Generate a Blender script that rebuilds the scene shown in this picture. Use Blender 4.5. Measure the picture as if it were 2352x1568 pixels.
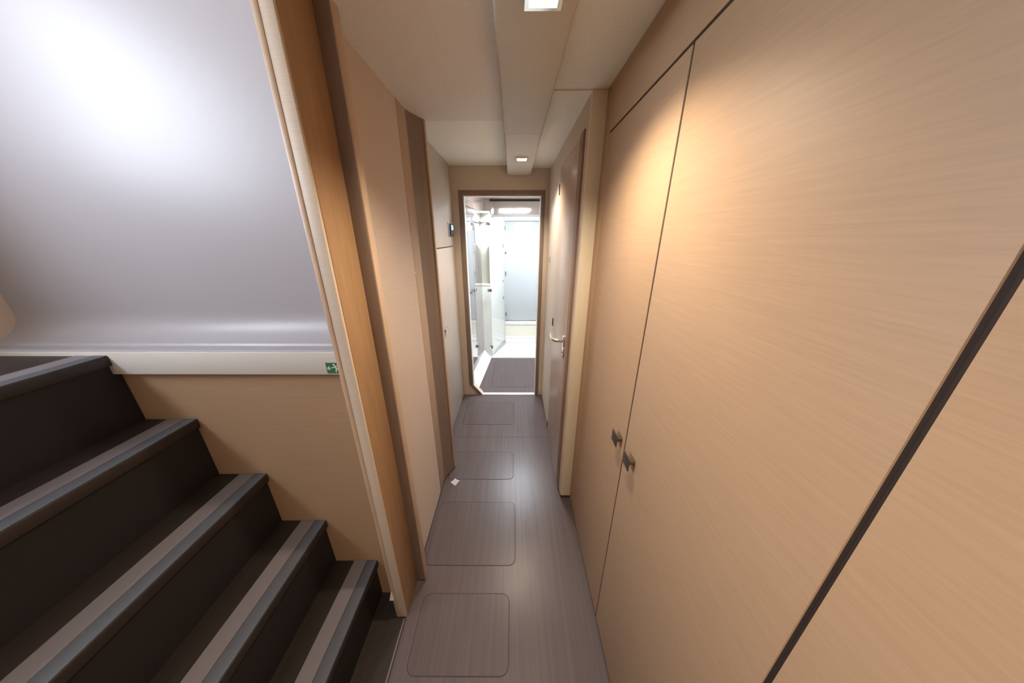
import bpy, bmesh, math, random
from mathutils import Vector, Matrix
random.seed(4)
for o in list(bpy.data.objects):
    bpy.data.objects.remove(o)
SC = bpy.context.scene
COL = SC.collection

# ------------------------------------------------------------------ camera
F_PX = 645.0
EYE = 1.53
PITCH = math.atan(239 / F_PX)
cam_d = bpy.data.cameras.new('camera')
cam_d.sensor_fit = 'HORIZONTAL'
cam_d.sensor_width = 36.0
cam_d.lens = F_PX / 2352 * 36.0
cam_d.clip_start = 0.02
cam = bpy.data.objects.new('camera', cam_d)
cam.location = (0, 0, EYE)
cam.rotation_euler = (math.pi / 2 - PITCH, 0, 2 / F_PX)
COL.objects.link(cam)
SC.camera = cam

# ------------------------------------------------------------------ world, exposure
w = bpy.data.worlds.new('sky')
SC.world = w
w.use_nodes = True
w.node_tree.nodes['Background'].inputs['Color'].default_value = (0.80, 0.88, 1.0, 1)
w.node_tree.nodes['Background'].inputs['Strength'].default_value = 1.0
vs = SC.view_settings
vs.view_transform = 'Standard'
vs.look = 'None'
vs.gamma = 1.0
vs.use_curve_mapping = False
vs.exposure = 0.88

LAMP_W = 20.0            # each corridor downlight
LAMP_COL = (1.0, 0.84, 0.66)
LAMP_ANGLE = 132
SKYLIGHT_E = 41.0        # bathroom deck hatch
SALOON_E = 11.0           # added saloon window that lights the stairs


# ------------------------------------------------------------------ materials
MATS = {}


def mat(name, col, rough=0.5, metal=0.0, grain=None, amount=0.12, bump=0.0, coat=0.0, spec=0.5,
        rough_var=0.0, col2=None):
    """procedural principled material; grain = (sx, sy, sz) noise scale, stretched along the small axis"""
    m = bpy.data.materials.new(name)
    m.use_nodes = True
    nt = m.node_tree
    b = nt.nodes['Principled BSDF']
    b.inputs['Base Color'].default_value = (*col, 1)
    b.inputs['Roughness'].default_value = rough
    b.inputs['Metallic'].default_value = metal
    b.inputs['Specular IOR Level'].default_value = spec
    b.inputs['Coat Weight'].default_value = coat
    b.inputs['Coat Roughness'].default_value = 0.08
    if grain:
        tc = nt.nodes.new('ShaderNodeTexCoord')
        mp = nt.nodes.new('ShaderNodeMapping')
        mp.inputs['Scale'].default_value = grain
        nt.links.new(tc.outputs['Object'], mp.inputs['Vector'])
        n1 = nt.nodes.new('ShaderNodeTexNoise')
        n1.inputs['Scale'].default_value = 1.0
        n1.inputs['Detail'].default_value = 6.0
        n1.inputs['Roughness'].default_value = 0.65
        nt.links.new(mp.outputs['Vector'], n1.inputs['Vector'])
        rp = nt.nodes.new('ShaderNodeValToRGB')
        lo = col2 if col2 else tuple(c * (1 - amount) for c in col)
        hi = tuple(min(1, c * (1 + amount)) for c in col)
        rp.color_ramp.elements[0].position = 0.32
        rp.color_ramp.elements[0].color = (*lo, 1)
        rp.color_ramp.elements[1].position = 0.68
        rp.color_ramp.elements[1].color = (*hi, 1)
        nt.links.new(n1.outputs['Fac'], rp.inputs['Fac'])
        nt.links.new(rp.outputs['Color'], b.inputs['Base Color'])
        if bump:
            bp = nt.nodes.new('ShaderNodeBump')
            bp.inputs['Strength'].default_value = bump
            bp.inputs['Distance'].default_value = 0.002
            nt.links.new(n1.outputs['Fac'], bp.inputs['Height'])
            nt.links.new(bp.outputs['Normal'], b.inputs['Normal'])
        if rough_var:
            n2 = nt.nodes.new('ShaderNodeTexNoise')
            n2.inputs['Scale'].default_value = 7.0
            n2.inputs['Detail'].default_value = 5.0
            nt.links.new(tc.outputs['Object'], n2.inputs['Vector'])
            mr = nt.nodes.new('ShaderNodeMapRange')
            mr.inputs['From Min'].default_value = 0.3
            mr.inputs['From Max'].default_value = 0.7
            mr.inputs['To Min'].default_value = rough - rough_var
            mr.inputs['To Max'].default_value = rough + rough_var
            nt.links.new(n2.outputs['Fac'], mr.inputs['Value'])
            nt.links.new(mr.outputs['Result'], b.inputs['Roughness'])
    MATS[name] = m
    return m


def emit_mat(name, col, strength):
    m = bpy.data.materials.new(name)
    m.use_nodes = True
    nt = m.node_tree
    nt.nodes.remove(nt.nodes['Principled BSDF'])
    e = nt.nodes.new('ShaderNodeEmission')
    e.inputs['Color'].default_value = (*col, 1)
    e.inputs['Strength'].default_value = strength
    nt.links.new(e.outputs[0], nt.nodes['Material Output'].inputs['Surface'])
    MATS[name] = m


def glass_mat(name, tint):
    m = bpy.data.materials.new(name)
    m.use_nodes = True
    nt = m.node_tree
    nt.nodes.remove(nt.nodes['Principled BSDF'])
    t = nt.nodes.new('ShaderNodeBsdfTransparent')
    t.inputs['Color'].default_value = (*tint, 1)
    g = nt.nodes.new('ShaderNodeBsdfGlossy')
    g.inputs['Roughness'].default_value = 0.02
    fr = nt.nodes.new('ShaderNodeFresnel')
    fr.inputs['IOR'].default_value = 1.45
    mx = nt.nodes.new('ShaderNodeMixShader')
    ge = nt.nodes.new('ShaderNodeNewGeometry')
    fm = nt.nodes.new('ShaderNodeMath')
    fm.operation = 'SUBTRACT'
    fm.inputs[0].default_value = 1.0
    nt.links.new(ge.outputs['Backfacing'], fm.inputs[1])
    ml = nt.nodes.new('ShaderNodeMath')
    ml.operation = 'MULTIPLY'
    nt.links.new(fr.outputs[0], ml.inputs[0])
    nt.links.new(fm.outputs[0], ml.inputs[1])
    nt.links.new(ml.outputs[0], mx.inputs['Fac'])
    nt.links.new(t.outputs[0], mx.inputs[1])
    nt.links.new(g.outputs[0], mx.inputs[2])
    nt.links.new(mx.outputs[0], nt.nodes['Material Output'].inputs['Surface'])
    MATS[name] = m


OAK_GRAIN = (9, 9, 260)
mat('oak_lamp_tint', (0.43, 0.280, 0.166), 0.55, grain=OAK_GRAIN, amount=0.055, bump=0.02)  # same veneer as oak, with warm lamplight mixed into the colour
mat('oak', (0.64, 0.515, 0.415), 0.55, grain=OAK_GRAIN, amount=0.045, bump=0.03)
mat('oak_pale', (0.68, 0.57, 0.45), 0.45, grain=OAK_GRAIN, amount=0.06, bump=0.04)
mat('oak_door', (0.52, 0.395, 0.31), 0.30, grain=(60, 60, 6), amount=0.09, bump=0.04)
mat('oak_edge', (0.58, 0.42, 0.29), 0.45, grain=(40, 40, 4), amount=0.12)
mat('brown_trim', (0.235, 0.172, 0.137), 0.45, grain=(60, 60, 5), amount=0.10)
mat('oak_band', (0.50, 0.36, 0.25), 0.5, grain=(50, 50, 5), amount=0.06)
mat('jamb_red', (0.26, 0.140, 0.090), 0.45, grain=(60, 60, 5), amount=0.10)
mat('wood_lamp_orange', (0.41, 0.245, 0.125), 0.45, grain=(50, 50, 5), amount=0.10)  # orange lamplight on the post face is put into the wood colour
mat('cream_panel', (0.80, 0.70, 0.52), 0.45, grain=(40, 40, 5), amount=0.04)
mat('locker_veneer', (0.49, 0.42, 0.355), 0.40, grain=OAK_GRAIN, amount=0.05, bump=0.03)
mat('wall_paint', (0.60, 0.51, 0.41), 0.55, grain=(30, 30, 30), amount=0.03)
mat('ceiling_vinyl', (0.88, 0.87, 0.78), 0.6, grain=(90, 90, 90), amount=0.03, bump=0.04)
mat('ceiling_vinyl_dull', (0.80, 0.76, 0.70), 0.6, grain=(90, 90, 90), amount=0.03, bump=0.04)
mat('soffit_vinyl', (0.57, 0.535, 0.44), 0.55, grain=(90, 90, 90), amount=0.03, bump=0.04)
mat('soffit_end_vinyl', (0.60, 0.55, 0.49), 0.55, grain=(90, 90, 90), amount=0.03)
mat('floor_wood', (0.115, 0.089, 0.089), 0.30, grain=(55, 1.2, 1), amount=0.15, bump=0.015, rough_var=0.012, spec=0.32)
mat('floor_hatch_wood', (0.107, 0.082, 0.080), 0.31, grain=(48, 1.1, 1), amount=0.15, bump=0.015, rough_var=0.012, spec=0.32)
mat('gap_dark', (0.030, 0.016, 0.010), 0.8)
mat('gasket', (0.040, 0.026, 0.024), 0.7)
mat('skirt_dark', (0.045, 0.034, 0.034), 0.6)
mat('chrome', (0.78, 0.75, 0.72), 0.14, metal=1.0)
mat('brushed_dark', (0.20, 0.175, 0.155), 0.32, metal=0.9)
mat('steel', (0.60, 0.58, 0.56), 0.30, metal=1.0)
mat('black_plastic', (0.02, 0.02, 0.022), 0.4)
mat('panel_grey', (0.20, 0.19, 0.18), 0.4, metal=0.3)
emit_mat('screen_blue', (0.20, 0.42, 1.0), 1.6)
mat('gelcoat', (0.86, 0.86, 0.84), 0.18, coat=0.3)
mat('gelcoat_cream', (0.80, 0.77, 0.66), 0.25, coat=0.2)
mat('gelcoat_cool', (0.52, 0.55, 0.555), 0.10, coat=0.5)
mat('ledge_white', (0.80, 0.82, 0.84), 0.15, coat=0.4)
mat('seam_grey', (0.10, 0.10, 0.095), 0.6)
mat('mauve_gloss', (0.36, 0.27, 0.22), 0.10, coat=0.6)
mat('mirror_gloss', (0.60, 0.565, 0.57), 0.05, metal=0.85)
mat('white_line', (0.50, 0.50, 0.48), 0.5)
mat('sill_metal', (0.85, 0.85, 0.86), 0.3, metal=0.2)
mat('paper', (0.85, 0.83, 0.82), 0.7)
mat('sign_green', (0.035, 0.17, 0.065), 0.5)
mat('sign_white', (0.78, 0.82, 0.74), 0.5)
mat('sill_white', (0.74, 0.71, 0.66), 0.35)
mat('moulding_shade', (0.40, 0.38, 0.40), 0.4)  # white gelcoat in shade, with the shade put into a grey base
mat('tread_dark_shade', (0.028, 0.020, 0.017), 0.55, grain=(60, 2, 1), amount=0.2)  # dark wood, lowered further to carry the shade around the steps
mat('riser_shade', (0.014, 0.011, 0.011), 0.6)  # riser shadow is put into this near-black colour
mat('nosing_grey', (0.085, 0.088, 0.098), 0.5)  # grey rubber, darkened to imitate shade on the stairs
mat('nosing_light', (0.20, 0.18, 0.195), 0.45)  # light strip with its tone lowered for the stair shade
glass_mat('clear_glass', (0.985, 0.992, 0.982))
emit_mat('lamp_glow', (1.0, 0.66, 0.22), 2.2)
emit_mat('lamp_white', (1.0, 0.95, 0.86), 3.0)
emit_mat('hatch_sky', (0.83, 0.905, 1.0), SKYLIGHT_E)
emit_mat('saloon_fill', (0.80, 0.88, 1.0), SALOON_E)


# ------------------------------------------------------------------ builders
def wloc(p):
    v = Vector((0, 0, 0))
    while p:
        v += Vector(p.location)
        p = p.parent
    return v


def link(name, bm, material, parent=None, smooth=False):
    off = wloc(parent) if parent else Vector((0, 0, 0))
    if off.length:
        bmesh.ops.translate(bm, verts=bm.verts, vec=-off)
    bmesh.ops.recalc_face_normals(bm, faces=bm.faces)
    me = bpy.data.meshes.new(name)
    bm.to_mesh(me)
    bm.free()
    me.materials.append(MATS[material])
    if smooth:
        for p in me.polygons:
            p.use_smooth = True
        try:
            me.set_sharp_from_angle(angle=math.radians(35))
        except Exception:
            pass
    o = bpy.data.objects.new(name, me)
    COL.objects.link(o)
    if parent:
        o.parent = parent
    return o


def add_box(bm, x0, x1, y0, y1, z0, z1):
    v = [bm.verts.new((x, y, z)) for z in (z0, z1) for y in (y0, y1) for x in (x0, x1)]
    fs = []
    for q in ((0, 1, 3, 2), (4, 6, 7, 5), (0, 4, 5, 1), (2, 3, 7, 6), (0, 2, 6, 4), (1, 5, 7, 3)):
        fs.append(bm.faces.new([v[i] for i in q]))
    return v, fs


def box(name, x0, x1, y0, y1, z0, z1, material, parent=None, bevel=0.0, seg=2):
    bm = bmesh.new()
    add_box(bm, min(x0, x1), max(x0, x1), min(y0, y1), max(y0, y1), min(z0, z1), max(z0, z1))
    if bevel:
        bmesh.ops.bevel(bm, geom=list(bm.edges), offset=bevel, segments=seg, affect='EDGES', profile=0.5)
    return link(name, bm, material, parent, smooth=bool(bevel))


def add_prism(bm, pts, lo, hi, axis):
    """pts: polygon in the two other axes (in x,y,z order), extruded along axis from lo to hi"""
    def P(a, b, c):
        return {'x': (c, a, b), 'y': (a, c, b), 'z': (a, b, c)}[axis]
    A = [bm.verts.new(P(a, b, lo)) for a, b in pts]
    B = [bm.verts.new(P(a, b, hi)) for a, b in pts]
    n = len(pts)
    bm.faces.new(A)
    bm.faces.new(list(reversed(B)))
    for i in range(n):
        j = (i + 1) % n
        bm.faces.new([A[i], A[j], B[j], B[i]])


def prism(name, pts, lo, hi, axis, material, parent=None, smooth=False):
    bm = bmesh.new()
    add_prism(bm, pts, lo, hi, axis)
    return link(name, bm, material, parent, smooth)


def add_tube(bm, path, r, seg=14):
    path = [Vector(p) for p in path]
    rings = []
    for i, p in enumerate(path):
        d = (path[min(i + 1, len(path) - 1)] - path[max(i - 1, 0)]).normalized()
        a = d.orthogonal().normalized() if not rings else (pa - d * pa.dot(d)).normalized()
        pa = a
        b = d.cross(a)
        rings.append([bm.verts.new(p + r * (math.cos(t) * a + math.sin(t) * b))
                      for t in [2 * math.pi * k / seg for k in range(seg)]])
    for i in range(len(rings) - 1):
        for k in range(seg):
            j = (k + 1) % seg
            bm.faces.new([rings[i][k], rings[i][j], rings[i + 1][j], rings[i + 1][k]])
    bm.faces.new(rings[0])
    bm.faces.new(list(reversed(rings[-1])))


def tube(name, path, r, material, parent=None, seg=14):
    bm = bmesh.new()
    add_tube(bm, path, r, seg)
    return link(name, bm, material, parent, smooth=True)


def rrect(x0, x1, y0, y1, r, seg=6):
    pts = []
    for cx, cy, a0 in ((x1 - r, y0 + r, -90), (x1 - r, y1 - r, 0), (x0 + r, y1 - r, 90), (x0 + r, y0 + r, 180)):
        for k in range(seg + 1):
            t = math.radians(a0 + 90 * k / seg)
            pts.append((cx + r * math.cos(t), cy + r * math.sin(t)))
    return pts


def ring(name, outer, inner, z0, z1, material, parent=None):
    """flat frame between two outlines of equal count, in the floor plane"""
    bm = bmesh.new()
    n = len(outer)
    L = [[bm.verts.new((p[0], p[1], z)) for p in pl] for pl in (outer, inner) for z in (z0, z1)]
    o0, o1, i0, i1 = L
    for k in range(n):
        j = (k + 1) % n
        bm.faces.new([o0[k], o0[j], o1[j], o1[k]])
        bm.faces.new([i0[j], i0[k], i1[k], i1[j]])
        bm.faces.new([o1[k], o1[j], i1[j], i1[k]])
        bm.faces.new([o0[j], o0[k], i0[k], i0[j]])
    return link(name, bm, material, parent)


def empty(name, loc):
    o = bpy.data.objects.new(name, None)
    o.empty_display_size = 0.05
    o.location = loc
    COL.objects.link(o)
    return o


def tag(o, label, cat, group=None):
    o['label'] = label
    o['category'] = cat
    if group:
        o['group'] = group
    return o


def struct(o, label=None):
    o['kind'] = 'structure'
    if label:
        o['label'] = label
    return o


# ------------------------------------------------------------------ main planes (metres)
X_WARD = 0.353      # wardrobe door faces
X_DOOR = 0.296      # far right wall with the cabin door
X_LEFT = -0.455     # left wall panel
X_CAB = -0.500      # tall locker at the far left
Y_END = 2.546       # end bulkhead
Y_RET = 1.300       # return between wardrobe and door wall
Z_CEIL = 2.045
Y_BACK = -1.10

# ------------------------------------------------------------------ floor
floor = struct(box('floor', -0.458, 0.44, Y_BACK, Y_END + 0.03, -0.05, 0.0, 'floor_wood'))
box('side_floor', -0.56, -0.457, 0.82, Y_END + 0.03, -0.05, 0.0, 'floor_wood', floor)
box('side_floor', -0.494, -0.457, 0.722, 0.82, -0.05, 0.0, 'floor_wood', floor)
box('floor_seam', -0.455, 0.290, 1.8790, 1.8815, -0.002, 0.0004, 'gasket', floor)
box('edge_gasket', -0.4615, -0.4545, Y_BACK, 0.715, -0.03, 0.0006, 'gasket', floor)
box('edge_strip', -0.466, -0.4615, Y_BACK, 0.715, -0.03, 0.0008, 'nosing_light', floor)
struct(box('floor_stairwell', -0.75, -0.466, Y_BACK, 0.815, -0.06, -0.004, 'tread_dark_shade'))  # floor carries on here; its deep shade is given as dark colour


def floor_hatch(x0, x1, y0, y1, label):
    e = tag(empty('floor_hatch', ((x0 + x1) / 2, (y0 + y1) / 2, 0)), label, 'floor hatch')
    e['group'] = 'floor access hatches'
    r = 0.032
    prism('panel', rrect(x0, x1, y0, y1, r), -0.001, 0.0010, 'z', 'floor_hatch_wood', e)
    ring('gasket', rrect(x0 - .0030, x1 + .0030, y0 - .0030, y1 + .0030, r + .003), rrect(x0, x1, y0, y1, r), -0.001, 0.0007, 'gasket', e)
    return e


floor_hatch(-0.400, -0.016, 0.547, 0.803, 'rounded wood-look floor hatch beside the stair opening')
floor_hatch(-0.440, 0.012, 0.924, 1.277, 'large rounded wood-look floor hatch between the wardrobe and the left wall panel')
floor_hatch(-0.440, 0.003, 1.455, 1.710, 'small rounded wood-look floor hatch next to the scrap of white paper')
floor_hatch(-0.440, 0.012, 2.046, 2.400, 'rounded wood-look floor hatch just before the bathroom doorway')

# ------------------------------------------------------------------ ceiling
struct(box('ceiling', -0.51, 0.06, Y_BACK, 1.575, 2.036, 2.10, 'ceiling_vinyl_dull'))
struct(box('ceiling', -0.56, 0.06, 1.575, Y_END, 2.060, 2.12, 'ceiling_vinyl'))
struct(box('ceiling', 0.05, 0.46, Y_BACK, Y_RET + 0.003, Z_CEIL, 2.11, 'ceiling_vinyl'))
struct(box('ceiling', 0.05, 0.46, Y_RET + 0.005, Y_END, 2.0415, 2.11, 'ceiling_vinyl'))

soff = tag(empty('ceiling_soffit', (0.047, 0.8, 2.036)), 'long grey-beige ceiling soffit box carrying the downlights', 'soffit')
SX0, SX1, SZ = -0.043, 0.138, 1.989


def soffit_piece(name, y0, y1, material, rounded_end):
    bm = bmesh.new()
    if rounded_end:
        r = 0.022
        pts = [(SX0, y0), (SX1, y0)]
        for k in range(7):
            t = math.radians(90 * k / 6)
            pts.append((SX1 - r + r * math.cos(t), y1 - r + r * math.sin(t)))
        for k in range(7):
            t = math.radians(90 + 90 * k / 6)
            pts.append((SX0 + r + r * math.cos(t), y1 - r + r * math.sin(t)))
        add_prism(bm, pts, SZ, 2.034, 'z')
    else:
        add_box(bm, SX0, SX1, y0, y1, SZ, 2.034)
    low = [e for e in bm.edges if all(abs(v.co.z - SZ) < 1e-5 for v in e.verts)
           and not all(abs(v.co.y - y0) < 1e-5 for v in e.verts)
           and not (not rounded_end and all(abs(v.co.y - y1) < 1e-5 for v in e.verts))]
    bmesh.ops.bevel(bm, geom=low, offset=0.008, segments=3, affect='EDGES', profile=0.5)
    return link(name, bm, material, soff, smooth=True)


soffit_piece('soffit_panel', Y_BACK + 0.01, 1.584, 'soffit_vinyl', False)
soffit_piece('soffit_end_panel', 1.587, 2.538, 'soffit_end_vinyl', True)


def downlight(cx, cy, label):
    e = tag(empty('downlight', (cx, cy, SZ)), label, 'ceiling light', 'square ceiling downlights')
    h = 0.0385
    bm = bmesh.new()
    for a in ((-h, -h + .009, -h, h), (h - .009, h, -h, h), (-h + .009, h - .009, -h, -h + .009), (-h + .009, h - .009, h - .009, h)):
        add_box(bm, cx + a[0], cx + a[1], cy + a[2], cy + a[3], SZ - 0.009, SZ)
    link('bezel', bm, 'chrome', e)
    box('diffuser', cx - h + .009, cx + h - .009, cy - h + .009, cy + h - .009, SZ - 0.0045, SZ, 'lamp_white', e)
    bm = bmesh.new()
    bmesh.ops.create_cone(bm, cap_ends=True, segments=24, radius1=0.015, radius2=0.017, depth=0.004)
    bmesh.ops.translate(bm, verts=bm.verts, vec=(cx, cy, SZ - 0.0060))
    link('bulb_lens', bm, 'lamp_glow', e)
    ld = bpy.data.lights.new('downlight_beam', 'SPOT')
    ld.energy = LAMP_W
    ld.color = LAMP_COL
    ld.spot_size = math.radians(LAMP_ANGLE)
    ld.spot_blend = 0.72
    ld.shadow_soft_size = 0.022
    lo = bpy.data.objects.new('downlight_beam', ld)
    COL.objects.link(lo)
    lo.parent = e
    lo.location = (0, 0, -0.018)
    return e


downlight(0.062, 0.764, 'square chrome downlight glowing warm above the wardrobe doors')
downlight(0.055, 2.020, 'square chrome downlight at the soffit end near the bathroom doorway')
downlight(0.062, -0.460, 'added square chrome downlight behind the camera, lighting the passage')  # invented lamp, added to lift the light in the passage

# ------------------------------------------------------------------ right side: wardrobe
ward = tag(empty('wardrobe', (0.40, 0.5, 0)), 'tall built-in oak wardrobe with flush doors along the passage', 'wardrobe')
box('carcass', 0.366, 0.44, Y_BACK, Y_RET, 0.03, 2.04, 'gap_dark', ward)
box('plinth', 0.385, 0.44, Y_BACK, Y_RET, 0.0, 0.03, 'skirt_dark', ward)
box('header', X_WARD, 0.372, Y_BACK, Y_RET, 1.8925, 2.044, 'oak_lamp_tint', ward, 0.0008)
box('stile', X_WARD, 0.372, 1.2305, Y_RET, 0.020, 1.8925, 'oak_lamp_tint', ward, 0.0008)


for a_, b_ in ((0.7130, 0.7210), (0.1985, 0.2065), (-0.3130, -0.3065)):
    box('gap_shade', X_WARD + 0.0025, 0.367, a_, b_, 0.022, 1.8855, 'gap_dark', ward)  # dark strip added to make the door gap look shaded
box('gap_shade', X_WARD + 0.0025, 0.367, Y_BACK, 1.2295, 1.8855, 1.8925, 'gap_dark', ward)  # same added dark strip, deepening the groove under the header


def ward_door(y0, y1, pull_y):
    d = box('door', X_WARD, 0.372, y0, y1, 0.022, 1.8855, 'oak_lamp_tint', ward, 0.0008)
    if pull_y is None:
        return
    p = box('pull', 0.331, 0.3345, pull_y - 0.021, pull_y + 0.021, 0.896, 0.938, 'brushed_dark', d, 0.0008)
    tube('pull_stem', [(0.334, pull_y - 0.005, 0.917), (X_WARD + .001, pull_y - 0.005, 0.917)], 0.0085, 'brushed_dark', d)


ward_door(0.7210, 1.2290, 0.752)
ward_door(0.2065, 0.7130, 0.652)
ward_door(-0.3065, 0.1985, 0.140)
ward_door(-0.8200, -0.3130, -0.25)

# ------------------------------------------------------------------ right side: wall with cabin door
wr = struct(box('wall_right', X_DOOR, 0.44, Y_RET + 0.02, Y_END, 0.024, 2.045, 'wall_paint'))
struct(box('baseboard_right', X_DOOR + 0.004, 0.43, Y_RET + 0.02, Y_END, 0.0, 0.026, 'skirt_dark'))
struct(box('trim_1', X_DOOR, X_WARD + 0.004, Y_RET - 0.002, Y_RET + 0.021, 0.035, 2.044, 'cream_panel', None, 0.002),
       'pale oak return panel where the wardrobe meets the door wall')

door = struct(empty('door_1', (X_DOOR, 1.70, 0)), 'oak cabin door with a chrome lever handle, set in the right wall')
box('door_gap', X_DOOR - 0.002, X_DOOR + 0.01, 1.4450, 1.9565, 0.0, 1.9280, 'gap_dark', door)
leaf = box('door_leaf', X_DOOR - 0.006, X_DOOR + 0.01, 1.4490, 1.9525, 0.004, 1.9235, 'oak_door', door, 0.0012)
jamb = box('door_jamb', X_DOOR - 0.0065, X_DOOR + 0.01, 1.368, 1.437, 0.0, 1.945, 'jamb_red', door, 0.003)
box('door_stop_strip', X_DOOR - 0.008, X_DOOR + 0.01, 1.437, 1.4455, 0.0, 1.930, 'oak_edge', door, 0.001)
box('door_head_trim', X_DOOR - 0.004, X_DOOR + 0.01, 1.4455, 1.962, 1.9275, 1.933, 'oak_edge', door, 0.001)
for z0, z1 in ((1.775, 1.835), (0.93, 0.985), (0.045, 0.095)):
    tube('hinge', [(X_DOOR - 0.007, 1.9545, z0), (X_DOOR - 0.007, 1.9545, z1)], 0.005, 'black_plastic', door, 10)
# lever handle
hy, hz = 1.487, 0.985
hd = box('handle', X_DOOR - 0.016, X_DOOR - 0.005, hy - 0.024, hy + 0.024, hz - 0.030, hz + 0.030, 'chrome', door, 0.0025)
bm = bmesh.new()
pth = [(X_DOOR - 0.015, hy, hz), (X_DOOR - 0.045, hy, hz), (X_DOOR - 0.058, hy + 0.003, hz), (X_DOOR - 0.066, hy + 0.012, hz), (X_DOOR - 0.068, hy + 0.026, hz)]
add_tube(bm, pth, 0.0095, 12)
add_box(bm, X_DOOR - 0.0745, X_DOOR - 0.0615, hy + 0.022, hy + 0.118, hz - 0.0105, hz + 0.0105)
link('lever', bm, 'chrome', hd, True)
esc = box('key_plate', X_DOOR - 0.014, X_DOOR - 0.005, hy - 0.024, hy + 0.024, hz - 0.100, hz - 0.040, 'chrome', door, 0.0025)
tube('key_cylinder', [(X_DOOR - 0.017, hy, hz - 0.068), (X_DOOR - 0.012, hy, hz - 0.068)], 0.0085, 'brushed_dark', esc)
box('catch_plate', X_DOOR - 0.0015, X_DOOR + 0.01, 2.300, 2.318, 1.340, 1.392, 'chrome', wr, 0.0006)
tube('catch_hook', [(X_DOOR - 0.001, 2.309, 1.376), (X_DOOR - 0.010, 2.309, 1.370), (X_DOOR - 0.012, 2.309, 1.356), (X_DOOR - 0.004, 2.309, 1.350)], 0.0025, 'chrome', wr, 8)

# ------------------------------------------------------------------ end bulkhead with doorway
outer = [(-0.56, 0.0), (-0.56, 2.06), (0.44, 2.06), (0.44, 0.0)]
OX0, OX1, OZ = -0.405, 0.230, 1.848
opening = [(-0.320, 0.0), (OX0, 0.105), (OX0, OZ), (OX1, OZ), (OX1, 0.0)]
prof = [(-0.56, 0.0), (-0.56, 2.06), (0.44, 2.06), (0.44, 0.0), (OX1, 0.0), (OX1, OZ), (OX0, OZ), (OX0, 0.105), (-0.320, 0.0)]
we = struct(prism('wall_end', prof, Y_END, Y_END + 0.052, 'y', 'wall_paint'))
fr = struct(empty('trim_2', (-0.1, Y_END, 0)), 'brown wooden frame around the bathroom doorway')
FW = 0.038
box('frame_jamb', OX0 - FW, OX0 - 0.001, Y_END - 0.006, Y_END + 0.004, 0.115, OZ + FW, 'brown_trim', fr, 0.002)
box('frame_jamb', OX1 + 0.001, OX1 + 0.030, Y_END - 0.006, Y_END + 0.004, 0.0, OZ + FW, 'brown_trim', fr, 0.002)
box('frame_head', OX0 - 0.001, OX1 + 0.001, Y_END - 0.006, Y_END + 0.004, OZ + 0.001, OZ + FW, 'brown_trim', fr, 0.002)
prism('frame_foot', [(OX0 - FW, 0.115), (OX0 - 0.001, 0.115), (-0.321, 0.008), (-0.321, 0.0), (-0.355, 0.0)], Y_END - 0.006, Y_END + 0.004, 'y', 'brown_trim', fr)
# pale lining of the reveal
LT = 0.006
box('frame_lining', OX0, OX0 + LT, Y_END - 0.004, Y_END + 0.054, 0.105, OZ, 'gelcoat', fr)
box('frame_lining', OX1 - LT, OX1, Y_END - 0.004, Y_END + 0.054, 0.0, OZ, 'gelcoat', fr)
box('frame_lining', OX0 + LT, OX1 - LT, Y_END - 0.004, Y_END + 0.054, OZ - LT, OZ, 'oak_pale', fr)
prism('foot_lining', [(OX0, 0.105), (-0.320, 0.0), (-0.312, 0.004), (OX0 + .004, 0.112)], Y_END - 0.006, Y_END + 0.056, 'y', 'oak_pale', fr)
struct(box('trim_3', -0.318, OX1, Y_END - 0.010, Y_END + 0.030, -0.002, 0.006, 'sill_metal', None, 0.001), 'white metal threshold strip under the bathroom doorway')

# ------------------------------------------------------------------ left side: wall panel, ribs, locker
wl = struct(box('wall_left', -0.496, X_LEFT, 0.73, 1.575, 0.022, 2.036, 'oak'))
struct(box('baseboard_left', -0.496, X_LEFT - 0.004, 0.73, 1.57, 0.0, 0.024, 'skirt_dark'))
tube('screw_cap', [(X_LEFT - 0.001, 1.334, 1.376), (X_LEFT + 0.003, 1.334, 1.376)], 0.0045, 'paper', wl, 10)
# end of the panel at the stair opening
je = struct(empty('trim_4', (-0.475, 0.73, 0)), 'oak end post, one face coloured lamp-orange, of the left wall beside the stairs')
box('post_face', X_LEFT - 0.002, X_LEFT + 0.003, 0.728, 0.856, 0.0, 2.036, 'wood_lamp_orange', je, 0.001)
box('post_end', -0.484, X_LEFT + 0.001, 0.720, 0.731, 0.0, 2.036, 'oak_pale', je, 0.0015)
box('post_edge', -0.498, -0.483, 0.718, 0.733, 0.0, 2.036, 'oak_edge', je, 0.004)
prism('corner_triangle', [(-0.507, 0.128), (-0.490, 0.128), (-0.494, 0.178)], 0.712, 0.718, 'y', 'paper', je)  # small white triangle low on the post corner
# rib by the stairs
r1 = struct(empty('trim_5', (-0.435, 0.87, 0)), 'brown rib with a rounded edge coloured as a highlight on the left wall')
box('rib_body', X_LEFT - 0.002, -0.4145, 0.855, 0.889, 0.010, 2.036, 'brown_trim', r1, 0.002)
box('rib_highlight', -0.4165, -0.4105, 0.857, 0.890, 0.010, 2.036, 'oak_edge', r1, 0.0025)  # light caught by the rounded edge, painted as paler oak
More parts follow.
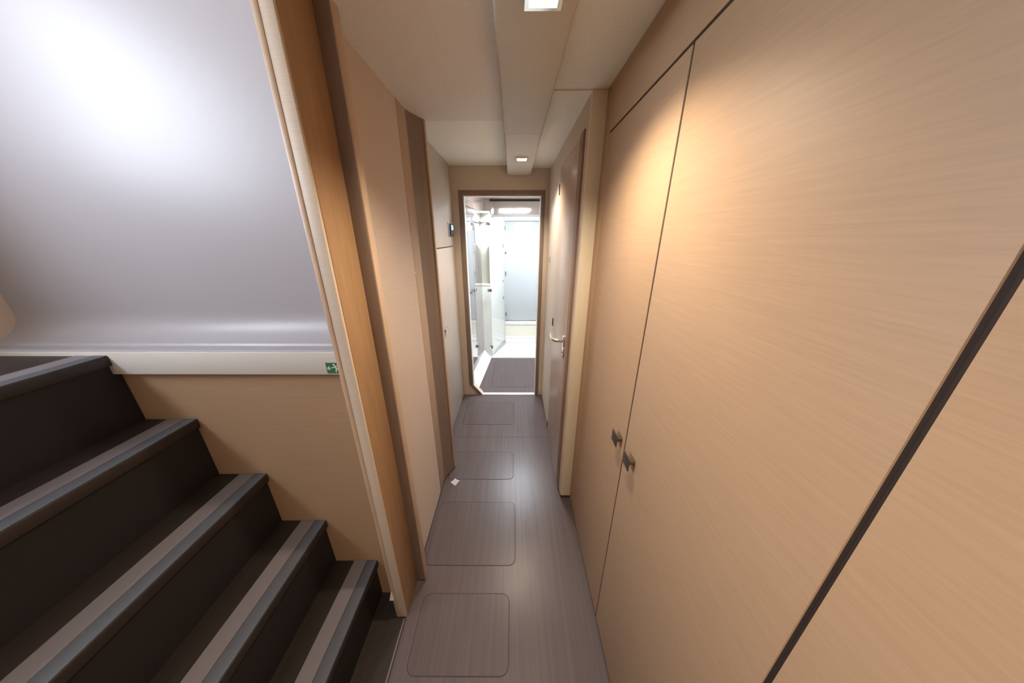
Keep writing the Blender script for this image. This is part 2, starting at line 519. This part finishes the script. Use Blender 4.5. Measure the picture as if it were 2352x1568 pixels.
# flared rib before the tall locker
struct(box('trim_10', X_LEFT - 0.002, X_LEFT + 0.0012, 1.336, 1.440, 0.022, 2.036, 'oak_band', None, 0.0006), 'darker wood cover strip on the left wall beside the flared rib')
r2 = struct(empty('trim_6', (-0.435, 1.53, 0)), 'dark flared rib on the left wall before the tall locker')
flare = [(X_LEFT - 0.002, 1.430), (X_LEFT + 0.001, 1.438), (-0.447, 1.470), (-0.432, 1.510), (-0.412, 1.552), (-0.412, 1.570), (X_LEFT - 0.002, 1.570)]
prism('rib_body', flare, 0.010, 2.036, 'z', 'brown_trim', r2, True)
box('rib_highlight', -0.4135, -0.4060, 1.551, 1.574, 0.010, 2.036, 'oak_edge', r2, 0.002)  # thin highlight along the flare, made as a paler strip

lk = tag(empty('tall_locker', (-0.53, 2.06, 0)), 'tall pale oak locker with two flush doors beside the bathroom doorway', 'locker')
box('carcass', -0.56, X_CAB - 0.012, 1.576, Y_END, 0.0, 2.06, 'gap_dark', lk)
box('locker_top_door', X_CAB - 0.016, X_CAB, 1.580, 2.484, 1.4640, 2.058, 'locker_veneer', lk, 0.0008)
ld_ = box('locker_door', X_CAB - 0.016, X_CAB, 1.580, 2.484, 0.022, 1.4570, 'locker_veneer', lk, 0.0008)
tube('knob', [(X_CAB - .001, 1.975, 0.884), (X_CAB + 0.012, 1.975, 0.884)], 0.006, 'brushed_dark', ld_)
box('knob_plate', X_CAB + 0.011, X_CAB + 0.0145, 1.955, 1.997, 0.862, 0.906, 'chrome', ld_, 0.001)
box('locker_stile', X_CAB - 0.016, X_CAB - 0.002, 2.4865, Y_END, 0.022, 2.058, 'locker_veneer', lk, 0.0008)
box('locker_plinth', -0.55, X_CAB - 0.006, 1.58, Y_END, 0.0, 0.022, 'skirt_dark', lk)

sp = tag(empty('control_panel', (X_CAB, 2.41, 1.585)), 'small grey wall control panel with a lit blue display', 'control panel')
box('mount_plate', X_CAB, X_CAB + 0.004, 2.332, 2.472, 1.535, 1.640, 'panel_grey', sp, 0.001)
box('housing', X_CAB + 0.004, X_CAB + 0.013, 2.372, 2.470, 1.540, 1.632, 'black_plastic', sp, 0.002)
box('display', X_CAB + 0.0128, X_CAB + 0.0145, 2.392, 2.462, 1.585, 1.620, 'screen_blue', sp)
box('button', X_CAB + 0.0128, X_CAB + 0.0165, 2.420, 2.450, 1.552, 1.570, 'chrome', sp, 0.001)

# scrap of paper on the floor
bm = bmesh.new()
g = [[None] * 5 for _ in range(5)]
for i in range(5):
    for j in range(5):
        u, v = (i - 2) / 2, (j - 2) / 2
        z = 0.0022 + 0.004 * max(0, u * v) + 0.006 * max(0, -u - 0.4) + random.uniform(0, .0016)
        g[i][j] = bm.verts.new((-0.382 + 0.017 * u + 0.011 * v + random.uniform(-.001, .001), 1.427 + 0.019 * v - 0.010 * u, z))
for i in range(4):
    for j in range(4):
        bm.faces.new([g[i][j], g[i + 1][j], g[i + 1][j + 1], g[i][j + 1]])
bmesh.ops.solidify(bm, geom=list(bm.faces), thickness=0.0012)
tag(link('paper_scrap', bm, 'paper'), 'crumpled scrap of white paper lying on the floor', 'paper')

# ------------------------------------------------------------------ stairwell
Y_BULK = 0.810
struct(box('wall_stairwell', -1.72, -0.495, Y_BULK, Y_BULK + 0.03, -0.06, 1.124, 'oak_lamp_tint'))
mould = [(Y_BULK - 0.014, 1.124), (Y_BULK + 0.03, 1.124), (Y_BULK + 0.20, 1.150), (Y_BULK + 0.20, 2.90), (Y_BULK + 0.125, 2.90), (Y_BULK + 0.125, 1.300)]
for k in range(8):
    t = math.radians(90 * k / 7)
    mould.append((Y_BULK + 0.045 + 0.08 * math.cos(t) , 1.285 - 0.08 * math.sin(t)))
mould += [(Y_BULK + 0.040, 1.199), (Y_BULK + 0.004, 1.199), (Y_BULK - 0.004, 1.203), (Y_BULK - 0.012, 1.201), (Y_BULK - 0.014, 1.195)]
up = struct(prism('wall_moulding', mould, -1.72, -0.497, 'x', 'moulding_shade', None, True), 'white moulded recess, its shade painted in grey, above the white ledge by the stairs')
box('ledge_fascia', -1.72, -0.499, Y_BULK - 0.018, Y_BULK - 0.013, 1.124, 1.200, 'sill_white', up, 0.002)

sg = tag(empty('exit_sign', (-0.545, Y_BULK - 0.018, 1.147)), 'green emergency exit sign with a white running figure and left arrow', 'exit sign')
SY = Y_BULK - 0.018
sx0, sz0, sh = -0.5815, 1.1295, 0.0360
box('sign_plate', sx0, sx0 + 0.068, SY - 0.0012, SY, sz0, sz0 + sh, 'sign_green', sg)


def sign_poly(name, pts):
    bm = bmesh.new()
    for poly in pts:
        add_prism(bm, [(sx0 + a * sh, sz0 + b * sh) for a, b in poly], SY - 0.0018, SY - 0.0010, 'y')
    link(name, bm, 'sign_white', sg)


def stroke(a, b, wd):
    dx, dz = b[0] - a[0], b[1] - a[1]
    L = math.hypot(dx, dz)
    nx, nz = -dz / L * wd / 2, dx / L * wd / 2
    return [(a[0] + nx, a[1] + nz), (b[0] + nx, b[1] + nz), (b[0] - nx, b[1] - nz), (a[0] - nx, a[1] - nz)]


sign_poly('arrow', [stroke((0.10, 0.50), (0.42, 0.50), 0.07), stroke((0.08, 0.49), (0.28, 0.67), 0.08), stroke((0.08, 0.51), (0.28, 0.33), 0.08)])
head = [(0.70 + 0.085 * math.cos(t * .5236), 0.83 + 0.085 * math.sin(t * .5236)) for t in range(12)]
sign_poly('running_figure', [head, stroke((0.76, 0.72), (0.90, 0.42), 0.17), stroke((0.72, 0.66), (0.64, 0.54), 0.07),
                             stroke((0.65, 0.55), (0.46, 0.56), 0.07), stroke((0.80, 0.72), (0.96, 0.74), 0.07),
                             stroke((0.96, 0.75), (1.06, 0.58), 0.07), stroke((0.88, 0.46), (0.80, 0.28), 0.10),
                             stroke((0.80, 0.30), (0.80, 0.10), 0.10), stroke((0.92, 0.42), (1.02, 0.30), 0.10),
                             stroke((1.0, 0.30), (1.22, 0.27), 0.09)])

st = tag(empty('staircase', (-0.9, 0.2, 0)), 'dark companionway stairs with grey anti-slip nosings rising from the passage', 'stairs')
nose = [(-0.584, 0.219), (-0.750, 0.461), (-0.916, 0.703), (-1.082, 0.945), (-1.248, 1.187)]
Y0S = -0.55
for i, (nx, nz) in enumerate(nose):
    back = nose[i + 1][0] if i < 4 else -1.716
    s_ = box('step', back - 0.02 if i < 4 else back, nx, Y0S + .012, Y_BULK - .001, nz - 0.032, nz, 'tread_dark_shade', st, 0.003)
    box('riser', nx - 0.034, nx - 0.014, Y0S + .012, Y_BULK - .001, (nose[i - 1][1] if i else -0.01), nz - 0.032, 'riser_shade', st)
    box('nosing_strip', nx - 0.044, nx - 0.003, Y0S + .012, Y_BULK - 0.001, nz - 0.002, nz + 0.002, 'nosing_grey', s_)
    box('tread_strip', nx - 0.100, nx - 0.046, Y0S + .012, Y_BULK - 0.001, nz - 0.002, nz + 0.0015, 'nosing_light', s_)

# saloon space above the stairs
struct(box('wall_left_saloon', -1.80, -1.72, Y0S - 0.05, 1.01, -0.06, 1.75, 'oak'))
struct(box('wall_left_saloon', -1.80, -1.72, Y0S - 0.05, 1.01, 2.45, 2.90, 'oak'))
struct(box('wall_left_saloon', -1.80, -1.72, Y0S - 0.05, -0.30, 1.75, 2.45, 'oak'))
struct(box('wall_left_saloon', -1.80, -1.72, 0.55, 1.01, 1.75, 2.45, 'oak'))
win = struct(empty('added_window', (-1.76, 0.125, 1.75)), 'added bright saloon window lighting the stairs and passage')
box('pane', -1.785, -1.775, -0.30, 0.55, 1.75, 2.45, 'saloon_fill', win)  # glowing pane added to send daylight into stairwell and passage
for nm, a in (('window_frame', (-0.30, -0.265, 1.75, 2.45)), ('window_frame', (0.515, 0.55, 1.75, 2.45)),
              ('window_frame', (-0.265, 0.515, 1.75, 1.785)), ('window_frame', (-0.265, 0.515, 2.415, 2.45))):
    box(nm, -1.772, -1.715, a[0], a[1], a[2], a[3], 'gelcoat', win, 0.004)
struct(box('ceiling_saloon', -1.80, -0.42, Y0S - 0.05, 1.01, 2.90, 2.95, 'gelcoat_cream'))
struct(box('wall_front_saloon', -1.72, -0.46, Y0S - 0.05, Y0S, -0.06, 2.90, 'oak'))
struct(box('wall_header_saloon', -0.51, -0.455, Y0S, 0.715, 2.04, 2.90, 'oak'))
struct(box('wall_header_saloon', -0.51, -0.455, 0.715, 1.01, 2.10, 2.90, 'oak'))
struct(box('wall_left_entry', -0.51, -0.46, Y_BACK, Y0S - 0.05, -0.004, 2.036, 'oak'))
struct(box('wall_back', -0.51, 0.46, Y_BACK - 0.05, Y_BACK, -0.05, 2.10, 'oak'))

# ------------------------------------------------------------------ bathroom beyond the doorway
Y_IN = Y_END + 0.052
Y_SH = 3.485      # shower tray starts
Y_BW = 4.10       # back wall
XR = 0.62


def hull(y):       # inboard foot of the sloped hull ledge
    return -0.363 + (y - 2.71) * 0.0963


struct(box('floor_bathroom', -0.60, XR, Y_END + 0.03, Y_SH, -0.05, 0.0, 'floor_wood'))
bh = floor_hatch(-0.235, 0.30, 2.696, 3.385, 'pale floor hatch inside the bathroom before the shower tray')
# sloping white hull ledge
ya, yb_ = Y_IN, 3.515
bm = bmesh.new()
vv = []
for y in (ya, yb_):
    h_ = hull(y)
    vv.append([bm.verts.new(p) for p in ((h_, y, 0.0), (h_ - 0.094, y, 0.105), (h_ - 0.094, y, -0.02), (h_, y, -0.02))])
a_, b_ = vv
bm.faces.new(a_)
bm.faces.new(list(reversed(b_)))
for k in range(4):
    j = (k + 1) % 4
    bm.faces.new([a_[k], a_[j], b_[j], b_[k]])
struct(link('trim_7', bm, 'ledge_white'), 'sloping white ledge along the bathroom side')

# glossy reflective cupboard fronts along the hull side
mc = tag(empty('mirror_cupboard', (-0.45, 3.0, 0.105)), 'glossy reflective cupboard fronts above the sloping white ledge', 'cupboard')


def hull_slab(name, y0, y1, z0, z1, off, th, material, parent):
    bm = bmesh.new()
    vs_ = []
    for z in (z0, z1):
        for y in (y0, y1):
            x = hull(y) - 0.094 + off
            vs_ += [bm.verts.new((x, y, z)), bm.verts.new((x - th, y, z))]
    for q in ((0, 2, 3, 1), (4, 5, 7, 6), (0, 4, 6, 2), (1, 3, 7, 5), (0, 1, 5, 4), (2, 6, 7, 3)):
        bm.faces.new([vs_[i] for i in q])
    return link(name, bm, material, parent)


hull_slab('backing', Y_IN, 3.515, 0.105, 2.03, -0.012, 0.03, 'white_line', mc)
for y0, y1 in ((Y_IN + 0.002, 2.905), (2.909, 3.075), (3.079, 3.505)):
    for z0, z1 in ((0.107, 1.804),):
        hull_slab('front', y0, y1, z0, z1, 0.0, 0.014, 'mirror_gloss', mc)
for yy, zz in ((2.93, 0.985), (3.05, 0.985)):
    xk = hull(yy) - 0.094
    tube('latch_stem', [(xk - .002, yy, zz), (xk + 0.016, yy, zz)], 0.007, 'brushed_dark', mc, 10)
    box('latch', xk + 0.015, xk + 0.020, yy - 0.02, yy + 0.02, zz - 0.022, zz + 0.022, 'chrome', mc, 0.001)

# walls
struct(box('wall_back_bathroom', -0.60, XR + 0.03, Y_BW, Y_BW + 0.04, -0.05, 2.06, 'gelcoat'))
struct(box('wall_right_bathroom', XR, XR + 0.03, Y_IN, Y_BW, -0.05, 2.06, 'gelcoat'))
struct(box('wall_left_bathroom', -0.64, -0.60, Y_IN, Y_BW + 0.04, -0.05, 2.06, 'gelcoat'))
struct(box('wall_entry_bathroom', -0.60, -0.56, Y_END, Y_IN, -0.05, 2.06, 'gelcoat'))
struct(box('wall_entry_bathroom', 0.44, XR + 0.03, Y_END, Y_IN, -0.05, 2.06, 'gelcoat'))
# shower side: solid lower half wall, upper wall set back, niche
sw = struct(empty('wall_shower', (-0.30, 3.8, 0)), 'white moulded shower side wall with a stepped lower half')


def quad_wall(name, p0, p1, th, z0, z1, material, parent):
    d = Vector((p1[0] - p0[0], p1[1] - p0[1], 0)).normalized()
    n = Vector((-d.y, d.x, 0)) * th
    pts = [(p0[0], p0[1]), (p1[0], p1[1]), (p1[0] + n.x, p1[1] + n.y), (p0[0] + n.x, p0[1] + n.y)]
    return prism(name, pts, z0, z1, 'z', material, parent)


prism('lower_wall', [(-0.285, 3.56), (-0.110, 4.095), (-0.272, 4.095), (-0.275, 3.66), (-0.285, 3.66)], 0.0, 1.455, 'z', 'gelcoat', sw)
quad_wall('upper_wall', (-0.290, 3.66), (-0.268, 4.095), 0.03, 1.40, 1.812, 'gelcoat', sw)
box('niche_top', -0.40, -0.276, 3.55, 3.66, 1.795, 1.815, 'gelcoat', sw, 0.003)
box('niche_back', -0.392, -0.272, 3.64, 3.66, 0.97, 1.80, 'gelcoat_cream', sw)
box('niche_shelf', -0.392, -0.276, 3.545, 3.64, 0.955, 0.985, 'gelcoat_cream', sw, 0.006)
box('niche_base', -0.40, -0.276, 3.55, 3.66, 0.0, 0.955, 'gelcoat', sw)
box('corner_post', -0.402, -0.384, 3.506, 3.56, 0.100, 1.83, 'gelcoat', sw, 0.006)

# glass shower screen, two leaves
GT = 0.008
scr = tag(empty('glass_shower_screen', (-0.285, 3.52, 0)), 'hinged clear glass shower screen with chrome clips', 'shower screen')
gpts = [(-0.283, 0.010), (-0.387, 0.122), (-0.387, 1.835), (-0.320, 1.835)]
for k in range(1, 6):
    t = math.radians(90 - 90 * k / 6)
    gpts.append((-0.320 + 0.037 * math.cos(t), 1.798 + 0.037 * math.sin(t)))
gpts.append((-0.283, 1.79))
prism('fixed_glass', gpts, 3.496, 3.496 + GT, 'y', 'clear_glass', scr)
dB = Vector((-0.117 + 0.283, 4.0 - 3.512, 0)).normalized()
nB = Vector((-dB.y, dB.x, 0)) * GT
p0, p1 = (-0.281, 3.514), (-0.117, 4.0)
prism('glass_door', [p0, p1, (p1[0] + nB.x, p1[1] + nB.y), (p0[0] + nB.x, p0[1] + nB.y)], 0.030, 1.786, 'z', 'clear_glass', scr)
prism('door_seal', [(p0[0] + .002, p0[1]), (p1[0] + .004, p1[1]), (p1[0] + nB.x, p1[1] + nB.y), (p0[0] + nB.x, p0[1] + nB.y)], 0.018, 0.032, 'z', 'white_line', scr)
prism('edge_seal', [(p1[0] - .004, p1[1] - .004), (p1[0] + .006, p1[1] - .004), (p1[0] + .006, p1[1] + .004), (p1[0] - .004, p1[1] + .004)], 0.03, 1.786, 'z', 'white_line', scr)
for z in (0.160, 0.915, 1.676):
    hg = box('hinge', -0.312, -0.262, 3.478, 3.510, z - 0.017, z + 0.017, 'chrome', scr, 0.002)
    box('hinge_pin', -0.289, -0.281, 3.474, 3.480, z - 0.014, z + 0.014, 'black_plastic', hg)
box('corner_clip', -0.392, -0.372, 3.484, 3.512, 1.655, 1.710, 'chrome', scr, 0.002)
tube('stay_bar', [(-0.380, 3.490, 1.682), (-0.340, 3.475, 1.690)], 0.006, 'black_plastic', scr, 10)
tube('stay_knob', [(-0.342, 3.476, 1.690), (-0.326, 3.470, 1.694)], 0.012, 'chrome', scr, 14)

# shower tray
tr = tag(empty('shower_tray', (0.0, 3.8, 0)), 'low white shower tray filling the far end of the bathroom', 'shower tray')
box('tray', -0.30, XR, Y_SH, Y_BW - 0.002, -0.05, 0.012, 'gelcoat', tr, 0.004)
box('tray_step', -0.13, XR, 4.015, Y_BW - 0.002, 0.010, 0.060, 'gelcoat', tr, 0.006)
box('tray_lip', -0.12, XR, Y_BW - 0.016, Y_BW - 0.001, 0.058, 0.105, 'gelcoat', tr, 0.005)

# back wall cupboard door and bands
hp = tag(empty('shower_hatch_door', (0.12, Y_BW, 0.355)), 'large smooth white hatch door on the back wall of the shower', 'hatch door')
box('hatch_gap', -0.118, 0.545, Y_BW - 0.004, Y_BW, 0.350, 1.7385, 'seam_grey', hp)
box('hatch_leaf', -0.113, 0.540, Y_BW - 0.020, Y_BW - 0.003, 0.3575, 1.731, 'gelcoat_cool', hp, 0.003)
for z in (1.652, 1.052, 0.457):
    hb = box('hatch_hinge', -0.114, -0.094, Y_BW - 0.030, Y_BW - 0.018, z - 0.030, z + 0.030, 'steel', hp, 0.003)
    tube('hinge_barrel', [(-0.104, Y_BW - 0.032, z - 0.026), (-0.104, Y_BW - 0.032, z + 0.026)], 0.006, 'brushed_dark', hb, 10)
box('hatch_catch', -0.110, -0.092, Y_BW - 0.034, Y_BW - 0.019, 1.318, 1.346, 'brushed_dark', hp, 0.004)

tp = tag(empty('shower_mixer', (-0.14, 4.0, 1.4)), 'small chrome shower mixer and hose clips beside the hatch door', 'shower fitting')
for z, l in ((1.420, 0.050), (0.956, 0.016), (0.721, 0.042)):
    tube('clip', [(-0.138, 3.992, z - l / 2), (-0.128, 3.985, z + l / 2)], 0.0075, 'steel', tp, 10)
    tube('clip_arm', [(-0.133, 3.988, z), (-0.150, 4.010, z)], 0.004, 'steel', tp, 8)

lb = struct(empty('trim_8', (0.1, Y_BW, 0.1)), 'cream band and ledge below the white hatch door')
box('band', -0.125, XR - 0.001, Y_BW - 0.006, Y_BW, 0.100, 0.285, 'gelcoat_cream', lb)
box('rail', -0.125, XR - 0.001, Y_BW - 0.018, Y_BW, 0.290, 0.346, 'gelcoat', lb, 0.003)
tube('screw', [(0.20, Y_BW - 0.021, 0.318), (0.20, Y_BW - 0.016, 0.318)], 0.006, 'brushed_dark', lb, 10)

# glossy brown valance curving along the top of the walls
vpath = [(hull(Y_IN) - 0.095, Y_IN), (hull(3.0) - 0.095, 3.0), (hull(3.515) - 0.095, 3.515), (-0.374, 3.70), (-0.366, 3.84)]
for k in range(7):
    t = math.radians(175 - 85 * k / 6)
    vpath.append((-0.246 + 0.12 * math.cos(t), 3.935 + 0.12 * math.sin(t)))
vpath.append((XR - 0.001, 4.055))


def ribbon(name, path, zlo, zhi, tilt, th, material, parent):
    bm = bmesh.new()
    rows = []
    for i, p in enumerate(path):
        a, b = Vector(path[max(i - 1, 0)]), Vector(path[min(i + 1, len(path) - 1)])
        d = (b - a).normalized()
        n = Vector((d.y, -d.x))        # towards the room
        P_ = Vector(p)
        q = [(P_ + n * tilt, zlo), (P_, zhi), (P_ - n * th, zhi), (P_ - n * th, zlo)]
        rows.append([bm.verts.new((v[0].x, v[0].y, v[1])) for v in q])
    for i in range(len(rows) - 1):
        for k in range(4):
            j = (k + 1) % 4
            bm.faces.new([rows[i][k], rows[i][j], rows[i + 1][j], rows[i + 1][k]])
    bm.faces.new(rows[0])
    bm.faces.new(list(reversed(rows[-1])))
    return link(name, bm, material, parent, True)


vl = struct(empty('trim_9', (0.1, 4.05, 1.82)), 'glossy brown curved valance under the bathroom ceiling')
ribbon('valance', vpath, 1.8075, 1.9685, 0.006, 0.03, 'mauve_gloss', vl)
ribbon('valance_head', vpath[:10], 1.968, 1.997, 0.0, 0.03, 'mauve_gloss', vl)
ribbon('valance_lip', vpath[3:], 1.803, 1.818, 0.009, 0.03, 'gelcoat', vl)
ribbon('shadow_gap', vpath[9:], 1.968, 1.996, -0.012, 0.016, 'gap_dark', vl)

# ceiling with the deck hatch
HX0, HX1, HY0, HY1 = -0.14, 0.34, 2.98, 3.40
ZB = 1.998
for a in ((-0.60, XR, Y_IN, HY0), (-0.60, XR, HY1, Y_BW), (-0.60, HX0, HY0, HY1), (HX1, XR, HY0, HY1)):
    struct(box('ceiling_bathroom', a[0], a[1], a[2], a[3], ZB, 2.06, 'gelcoat'))
dh = struct(empty('window_2', (0.10, 3.19, ZB)), 'bright deck hatch in the bathroom ceiling')
box('pane', HX0, HX1, HY0, HY1, 2.040, 2.052, 'hatch_sky', dh)
ring('hatch_frame', rrect(HX0 - .012, HX1 + .012, HY0 - .012, HY1 + .012, .06), rrect(HX0 + .018, HX1 - .018, HY0 + .018, HY1 - .018, .05), ZB - 0.008, ZB + 0.03, 'gelcoat', dh)
box('hatch_bar', 0.092, 0.108, HY0 + 0.018, HY1 - 0.018, ZB + 0.010, ZB + 0.03, 'panel_grey', dh)
